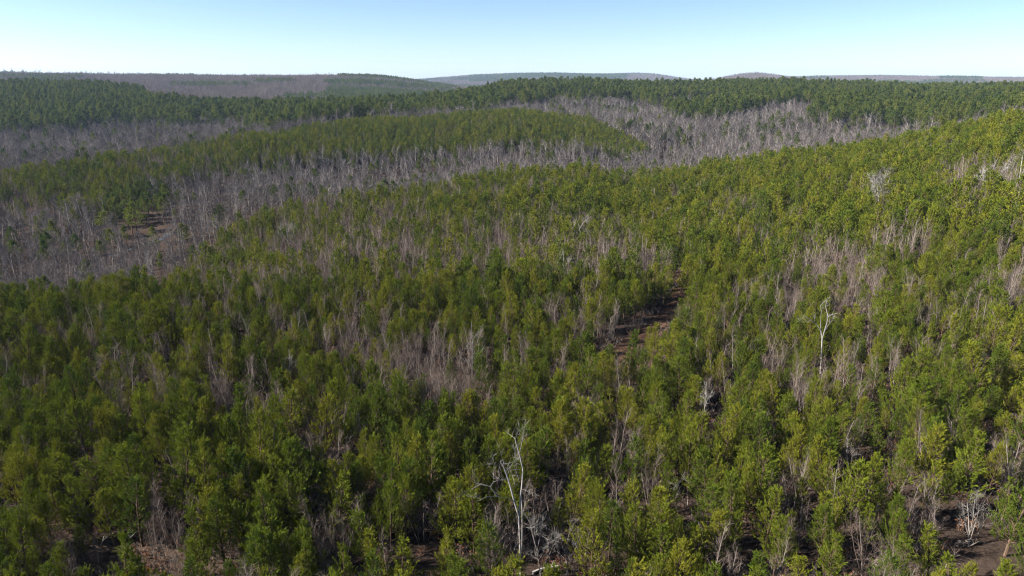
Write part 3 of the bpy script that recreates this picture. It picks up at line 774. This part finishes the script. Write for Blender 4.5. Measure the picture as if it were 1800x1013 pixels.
def clear_of(x, y):
    k = np.ones(len(x), bool)
    for (cx, cy_, r) in CLEAR:
        k &= np.hypot(x - cx, (y - cy_)) > r
        k &= ~((np.abs(x - cx * y / cy_) < r * .75) & (y < cy_) & (y > cy_ - 5.5))     # nothing grown up right in front of it
    return k

# ------------------------------------------------------------------ individual young pines and saplings (the largest in view)
ORD = ['first','second','third','fourth','fifth','sixth','seventh','eighth','ninth','tenth','eleventh','twelfth','thirteenth','fourteenth','fifteenth','sixteenth','seventeenth','eighteenth','nineteenth','twentieth']
LANDA = np.array([(a, b) for a, b, c in LAND])
def relative_labels(us, vs, make):
    """say which one: counted outward from the nearest thing one can find, on one side of it"""
    labs = [None] * len(us)
    bucket = {}
    for i, (u, v) in enumerate(zip(us, vs)):
        d = np.hypot((LANDA[:, 0] - u), (LANDA[:, 1] - v) * 1.3)
        k = int(np.argmin(d)); dx, dy = u - LANDA[k, 0], (v - LANDA[k, 1]) * 1.3
        if abs(dx) > abs(dy): side = 'to the right of' if dx > 0 else 'to the left of'
        else: side = 'in front of' if dy > 0 else 'behind'
        bucket.setdefault((k, side), []).append((d[k], i))
    for (k, side), lst in bucket.items():
        for n, (_, i) in enumerate(sorted(lst)):
            labs[i] = make(ORD[n] if n < len(ORD) else '%dth' % (n + 1), side, LAND[k][2], i)
    return labs

def split_largest(x, y, sc, h, nmax, xpad=15):
    u, v, d = project(x, y, ground(x, y) + h * .7 * sc)
    size = np.where((u > -xpad) & (u < 1800 + xpad) & (v > 20) & (v < 1013 + .25 * FPX * h * sc / d), sc * h / d, -1)
    o = np.argsort(-size)
    big = np.zeros(len(x), bool); big[o[:nmax]] = True; big &= size > 0
    return big, u, v

k = clear_of(PX, PY); PX, PY, PS = PX[k], PY[k], PS[k]
k = clear_of(BX, BY) & (track_dist(BX, BY) > 2.4); BX, BY, BS = BX[k], BY[k], BS[k]

pine_me = [(tr.mesh('pine_trunk_%d' % i, 'pine_bark'), cr.mesh('pine_crown_%d' % i, 'needles')) for i, (tr, cr) in enumerate(PINE0)]
big, U, V = split_largest(PX, PY, PS, 8.0, 300)
ids = np.nonzero(big)[0]
def look(i): return 'tall' if PS[ids[i]] > .9 else ('small' if PS[ids[i]] < .7 else 'mid-height')
labs = relative_labels(U[ids], V[ids], lambda n, s_, ph, i: '%s green young pine, %s one %s the %s' % (look(i), n, s_, ph))
rg = rs(21)
for i, l in zip(ids, labs):
    f = rg.randint(len(pine_me))
    tree_thing('young_pine', PX[i], PY[i], PS[i], rg.uniform(0, 6.28), [('trunk', pine_me[f][0]), ('crown', pine_me[f][1])], l, 'pine tree', 'young pines on the near slope', rg.uniform(.88, 1.14))

sap_me = [(tr.mesh('sapling_trunk_%d' % i, 'tan_bark'), cr.mesh('sapling_twigs_%d' % i, 'twig_brown')) for i, (tr, cr) in enumerate(SAP0)]
bigb, U, V = split_largest(BX, BY, BS, 8.0, 300)
idb = np.nonzero(bigb)[0]
labs = relative_labels(U[idb], V[idb], lambda n, s_, ph, i: 'leafless brown sapling, %s one %s the %s' % (n, s_, ph))
for i, l in zip(idb, labs):
    f = rg.randint(len(sap_me))
    tree_thing('bare_sapling', BX[i], BY[i], BS[i], rg.uniform(0, 6.28), [('trunk', sap_me[f][0]), ('crown', sap_me[f][1])], l, 'sapling', 'leafless saplings between the near pines')

# ------------------------------------------------------------------ the rest of the near slope
rg = rs(31)
rest = ~big
n0 = rest & (PY < 125); n1 = rest & (PY >= 125)
stand('young_pine_stand', C_PINE0, PX[n0], PY[n0], PS[n0], rg, 'dense mass of young green pines covering the near slope', 'forest')
stand('young_pine_stand', C_PINE1, PX[n1], PY[n1], PS[n1], rg, 'young green pines running up to the crest of the near ridge', 'forest')
rest = ~bigb
n0 = rest & (BY < 120); n1 = rest & (BY >= 120)
stand('sapling_thicket', C_SAP0, BX[n0], BY[n0], BS[n0], rg, 'brown leafless saplings scattered between the near pines', 'thicket', .07)
stand('sapling_thicket', C_SAP1, BX[n1], BY[n1], BS[n1], rg, 'brown leafless thicket in bands along the near ridge', 'thicket', .07)

X, Y = jgrid(-125, 125, 32, 150, 1.35, rg, .5)
k = (np.abs(X) < .86 * Y + 6) & (track_dist(X, Y) > 1.1) & (rg.uniform(size=len(X)) < .5 + .4 * sm_noise(X, Y, 5, 4))
X, Y = X[k], Y[k]
stand('undergrowth', C_SHR, X, Y, rg.uniform(.5, 1.15, len(X)), rg, 'reddish brown dead brush and leaves under the pines', 'undergrowth', .1)

# ------------------------------------------------------------------ draw, valleys and middle hill
X, Y = jgrid(-760, 760, 118, 780, 4.7, rg, .48)
T = X / Y; yb, c0, c1, d0 = YB(T), YC0(T), YC1(T), YD0(T)
hillC = T < .22
inC = hillC & (Y > c0) & (Y < c1)
low = (Y > yb + 3) & ~inC & (Y < d0) & (np.abs(T) < .95)
low &= ~((Y > c1) & hillC & (rg.uniform(size=len(X)) < .25))
U, V, D = project(X, Y, ground(X, Y) + 4)
gap = ((U - 275) / 62) ** 2 + ((V - 404) / 24) ** 2 < 1.0
low &= ~gap & clear_of(X, Y)
HX, HY = X[low], Y[low]
hs = np.where(HY < YC0(HX / HY), rg.normal(.80, .13, len(HX)), rg.normal(1.12, .16, len(HX)))
hs = np.clip(hs, .45, 1.5) * np.where((HX / HY < -.28) & (HY < 200), .8, 1.0)
k = seen(HX, HY, 14 * hs); HX, HY, hs = HX[k], HY[k], hs[k]
hw_me = [(tr.mesh('hardwood_trunk_%d' % i, 'grey_bark'), cr.mesh('hardwood_twigs_%d' % i, 'twig_grey')) for i, (tr, cr) in enumerate(HW0)]
# a few pines stand among them
u_, v_, d_ = project(HX, HY, ground(HX, HY) + 4)
shade = ((u_ - 232) / 62) ** 2 + ((v_ - 372) / 34) ** 2 < 1
pm = rg.uniform(size=len(HX)) < np.where(shade, .7, 0) + np.where(HY < YC0(HX / HY), np.clip(.10 + .3 * sm_noise(HX, HY, 12, 17), .01, .5), np.where(HX / HY > .1, np.clip(.10 + .3 * sm_noise(HX, HY, 18, 17), .02, .5), .06))
QX, QY, QS = HX[pm], HY[pm], np.clip(hs[pm] * .68, .35, .95)
HX, HY, hs = HX[~pm], HY[~pm], hs[~pm]
big, U, V = split_largest(HX, HY, hs, 14.0, 300)
idh = np.nonzero(big)[0]
labs = relative_labels(U[idh], V[idh], lambda n, s_, ph, i: 'grey leafless tree, %s %s the %s' % (n, s_, ph))
for i, lab in zip(idh, labs):
    f = rg.randint(len(hw_me)); dr = HX[i] / HY[i] < -.28
    tree_thing('leafless_tree', HX[i], HY[i], hs[i], rg.uniform(0, 6.28), [('trunk', hw_me[f][0]), ('crown', hw_me[f][1])],
               lab, 'tree',
               'grey trees of the draw' if dr else 'grey trees behind the near ridge')
back = (HX / HY < .22) & (HY > YC1(HX / HY))
m1 = ~big & ~back; m2 = ~big & back & (rg.uniform(size=len(HX)) < .62)
stand('leafless_wood', C_HW, HX[m1], HY[m1], hs[m1], rg, 'grey leafless wood filling the draw and the valleys', 'forest')
stand('leafless_wood', C_HWB, HX[m2], HY[m2], hs[m2] * 1.05, rg, 'round-crowned grey wood in the hollow behind the middle hill', 'forest')
stand('scattered_pines', C_OLD, QX, QY, QS, rg, 'single dark green pines standing among the grey woods', 'forest')

X, Y = jgrid(-480, 140, 245, 620, 3.1, rg)
T = X / Y
k = (T < .22) & (Y > YC0(T) + 9 * sm_noise(X, Y, 11, 2) + rg.normal(0, 5, len(X))) & (Y < YC1(T)) & (np.abs(T) < .95)
X, Y = X[k], Y[k]; T = X / Y
s_ = np.clip(rg.normal(1.08, .18, len(X)) + .1 * sm_noise(X, Y, 20, 8), .6, 1.35)
bare = rg.uniform(size=len(X)) < np.clip(.16 + .3 * sm_noise(X, Y, 13, 9) + .34 * (T < -.38), 0, .7)
k = seen(X, Y, 8 * s_) & clear_of(X, Y)
stand('young_pine_stand', C_PINE1, X[k & ~bare], Y[k & ~bare], s_[k & ~bare], rg, 'young pines over the rounded middle hill', 'forest')
kb = k & bare
stand('sapling_thicket', C_SAP1, X[kb], Y[kb], s_[kb] * .95, rg, 'brown leafless saplings among the pines of the middle hill', 'thicket')
# brown floor growth of the draw and its edges
X, Y = jgrid(-330, 60, 118, 330, 3.7, rg)
T = X / Y
U, V, D = project(X, Y, ground(X, Y) + 2)
k = (Y > YB(T)) & (Y < YC0(T)) & (np.abs(T) < .95) & (((U - 275) / 66) ** 2 + ((V - 404) / 27) ** 2 > 1.0) & seen(X, Y, 5.0) & clear_of(X, Y)
X, Y = X[k], Y[k]
stand('sapling_thicket', C_SAP1, X, Y, rg.uniform(.35, .8, len(X)), rg, 'low brown brush on the floor of the draw', 'thicket', .1)

# ------------------------------------------------------------------ mature pines beyond
X, Y = jgrid(-1150, 1150, 400, 1210, 4.9, rg, .48)
T = X / Y; nz = sm_noise(X, Y, 30, 6)
k = (Y > YD0(T) + 26 * sm_noise(X, Y, 18, 1) + rg.normal(0, 14, len(X))) & (Y < YD1(T)) & (np.abs(T) < .95) & (Y > YC1(T))
grey = (nz > np.where(T > .05, .36, .62)) | (rg.uniform(size=len(X)) < .05)
GX, GY = X[k & grey], Y[k & grey]
X, Y = X[k & ~grey], Y[k & ~grey]
kk = seen(GX, GY, 14); GX, GY = GX[kk], GY[kk]
stand('leafless_wood', C_HW, GX, GY, rg.uniform(.85, 1.3, len(GX)), rg, 'grey leafless trees mixed into the far pine forests', 'forest')
s_ = np.clip(rg.normal(1.06, .14, len(X)), .7, 1.45)
k = seen(X, Y, 18 * s_); X, Y, s_ = X[k], Y[k], s_[k]
old_me = [(tr.mesh('mature_trunk_%d' % i, 'pine_bark'), cr.mesh('mature_crown_%d' % i, 'old_needles')) for i, (tr, cr) in enumerate(OLD0)]
big, U, V = split_largest(X, Y, s_, 18.0, 300)
ido = np.nonzero(big)[0]; far_lab = {}; bk_ = {}
for i in ido:
    q = int(np.argmin(np.abs(LANDA[:, 0] - U[i]))); bk_.setdefault((q, U[i] > LANDA[q, 0]), []).append((abs(U[i] - LANDA[q, 0]), i))
for (q, sd), lst in bk_.items():
    for n_, (_, i) in enumerate(sorted(lst)):
        far_lab[i] = 'tall far pine above the %s, %s to its %s' % (LAND[q][2], ORD[n_] if n_ < len(ORD) else '%dth' % (n_ + 1), 'right' if sd else 'left')
for i in ido:
    f = rg.randint(len(old_me)); lf = X[i] < 0
    tree_thing('mature_pine', X[i], Y[i], s_[i], rg.uniform(0, 6.28), [('trunk', old_me[f][0]), ('crown', old_me[f][1])],
               far_lab[i], 'pine tree',
               'front row of the left pine forest' if lf else 'front row of the right pine forest')
r_ = ~big
stand('pine_forest', C_OLD, X[r_ & (X < 0)], Y[r_ & (X < 0)], s_[r_ & (X < 0)], rg, 'dark mature pine forest on the left beyond the middle hill', 'forest', .02)
stand('pine_forest', C_OLD, X[r_ & (X >= 0)], Y[r_ & (X >= 0)], s_[r_ & (X >= 0)], rg, 'dark mature pine forest on the right reaching to the skyline', 'forest', .02)

# grey woods between and behind
X, Y = jgrid(-2600, 2600, 820, 2750, 13.0, rg, .5)
T = X / Y
k = (Y > YD1(T) + 12) & (np.abs(T) < .95) & seen(X, Y, 15)
X, Y, T = X[k], Y[k], T[k]
pine = ((T > -.26) & (T < -.05) & (Y > 1480 + 900 * (T + .05)) & (Y < 1950 + 500 * (T + .1)) & ~(np.abs(Y - 1760 - 500 * (T + .15)) < 45)) \
     | ((T > -.24) & (T < -.08) & (Y > 2040) & (Y < 2260)) | ((((T + .42) / .06) ** 2 + ((Y - 1720) / 50) ** 2 < 1) & (sm_noise(X, Y, 30, 3) > -.1)) \
     | ((T < -.6) & (np.abs(Y - 1960) < 30)) | (sm_noise(X, Y, 90, 12) > .78)
stand('leafless_wood', C_HWF, X[~pine], Y[~pine], rg.uniform(.95, 1.25, (~pine).sum()), rg, 'grey leafless woods on the hills behind the pine forest', 'forest', .0)
stand('pine_forest', C_OLDF, X[pine], Y[pine], rg.uniform(.75, .95, pine.sum()), rg, 'dark pine plantation on the far hill at skyline', 'forest', .0)
X, Y = jgrid(-5600, 5600, 2750, 6600, 21.0, rg, .5)
T = X / Y
k = (np.abs(T) < .95) & seen(X, Y, 16, 6)
X, Y, T = X[k], Y[k], T[k]
pine = (sm_noise(X, Y, 160, 14) > .5) | ((T > -.06) & (T < .16) & (Y > 4400) & (sm_noise(X, Y, 90, 15) > -.5)) | ((np.abs(T - .62) < .045) & (np.abs(Y - 3700) < 60))
stand('leafless_wood', C_HWF, X[~pine], Y[~pine], rg.uniform(1.1, 1.5, (~pine).sum()), rg, 'grey-blue wooded hills along the horizon', 'forest', .0)
stand('pine_forest', C_OLDF, X[pine], Y[pine], rg.uniform(.85, 1.1, pine.sum()), rg, 'dark pine patches on the horizon hills', 'forest', .0)

n_ = 190
T = np.concatenate([rg.uniform(-.86, -.55, 130), rg.uniform(-.55, .95, n_ - 130)]); Y = rg.uniform(2120, 2280, n_)
ok = (T < -.2)
stand('skyline_trees', C_HW, (T * Y)[ok], Y[ok], rg.uniform(1.2, 1.9, ok.sum()), rg, 'tall leafless trees standing out against the sky on the left hill', 'forest', .03)

# ------------------------------------------------------------------ haze
def build_haze():
    lo = float((CAM_Z + TAB).min()) - 6.0; hi = CAM_Z + 55.0
    x0, x1, y0, y1 = -12600, 12600, -200, 9200
    V = [(x0,y0,lo),(x1,y0,lo),(x1,y1,lo),(x0,y1,lo),(x0,y0,hi),(x1,y0,hi),(x1,y1,hi),(x0,y1,hi)]
    F = [(0,3,2,1),(4,5,6,7),(0,1,5,4),(1,2,6,5),(2,3,7,6),(3,0,4,7)]
    me = bpy.data.meshes.new('haze'); me.from_pydata(V, [], F)
    m, n, o = mat_new('haze_air')
    pv = n.nodes.new('ShaderNodeVolumePrincipled')
    pv.inputs['Color'].default_value = (.5, .69, 1.0, 1); pv.inputs['Density'].default_value = 4.8e-5; pv.inputs['Anisotropy'].default_value = .0
    n.links.new(pv.outputs[0], o.inputs['Volume'])
    me.materials.append(m); me.update()
    ob = bpy.data.objects.new('haze', me); col.objects.link(ob); ob['kind'] = 'stuff'
build_haze()
for o in col.objects:
    if o.get('kind') == 'stuff' and o.name != 'haze' and o.type == 'MESH' and o.modifiers:
        print('STAND', o.name, len(o.data.vertices))
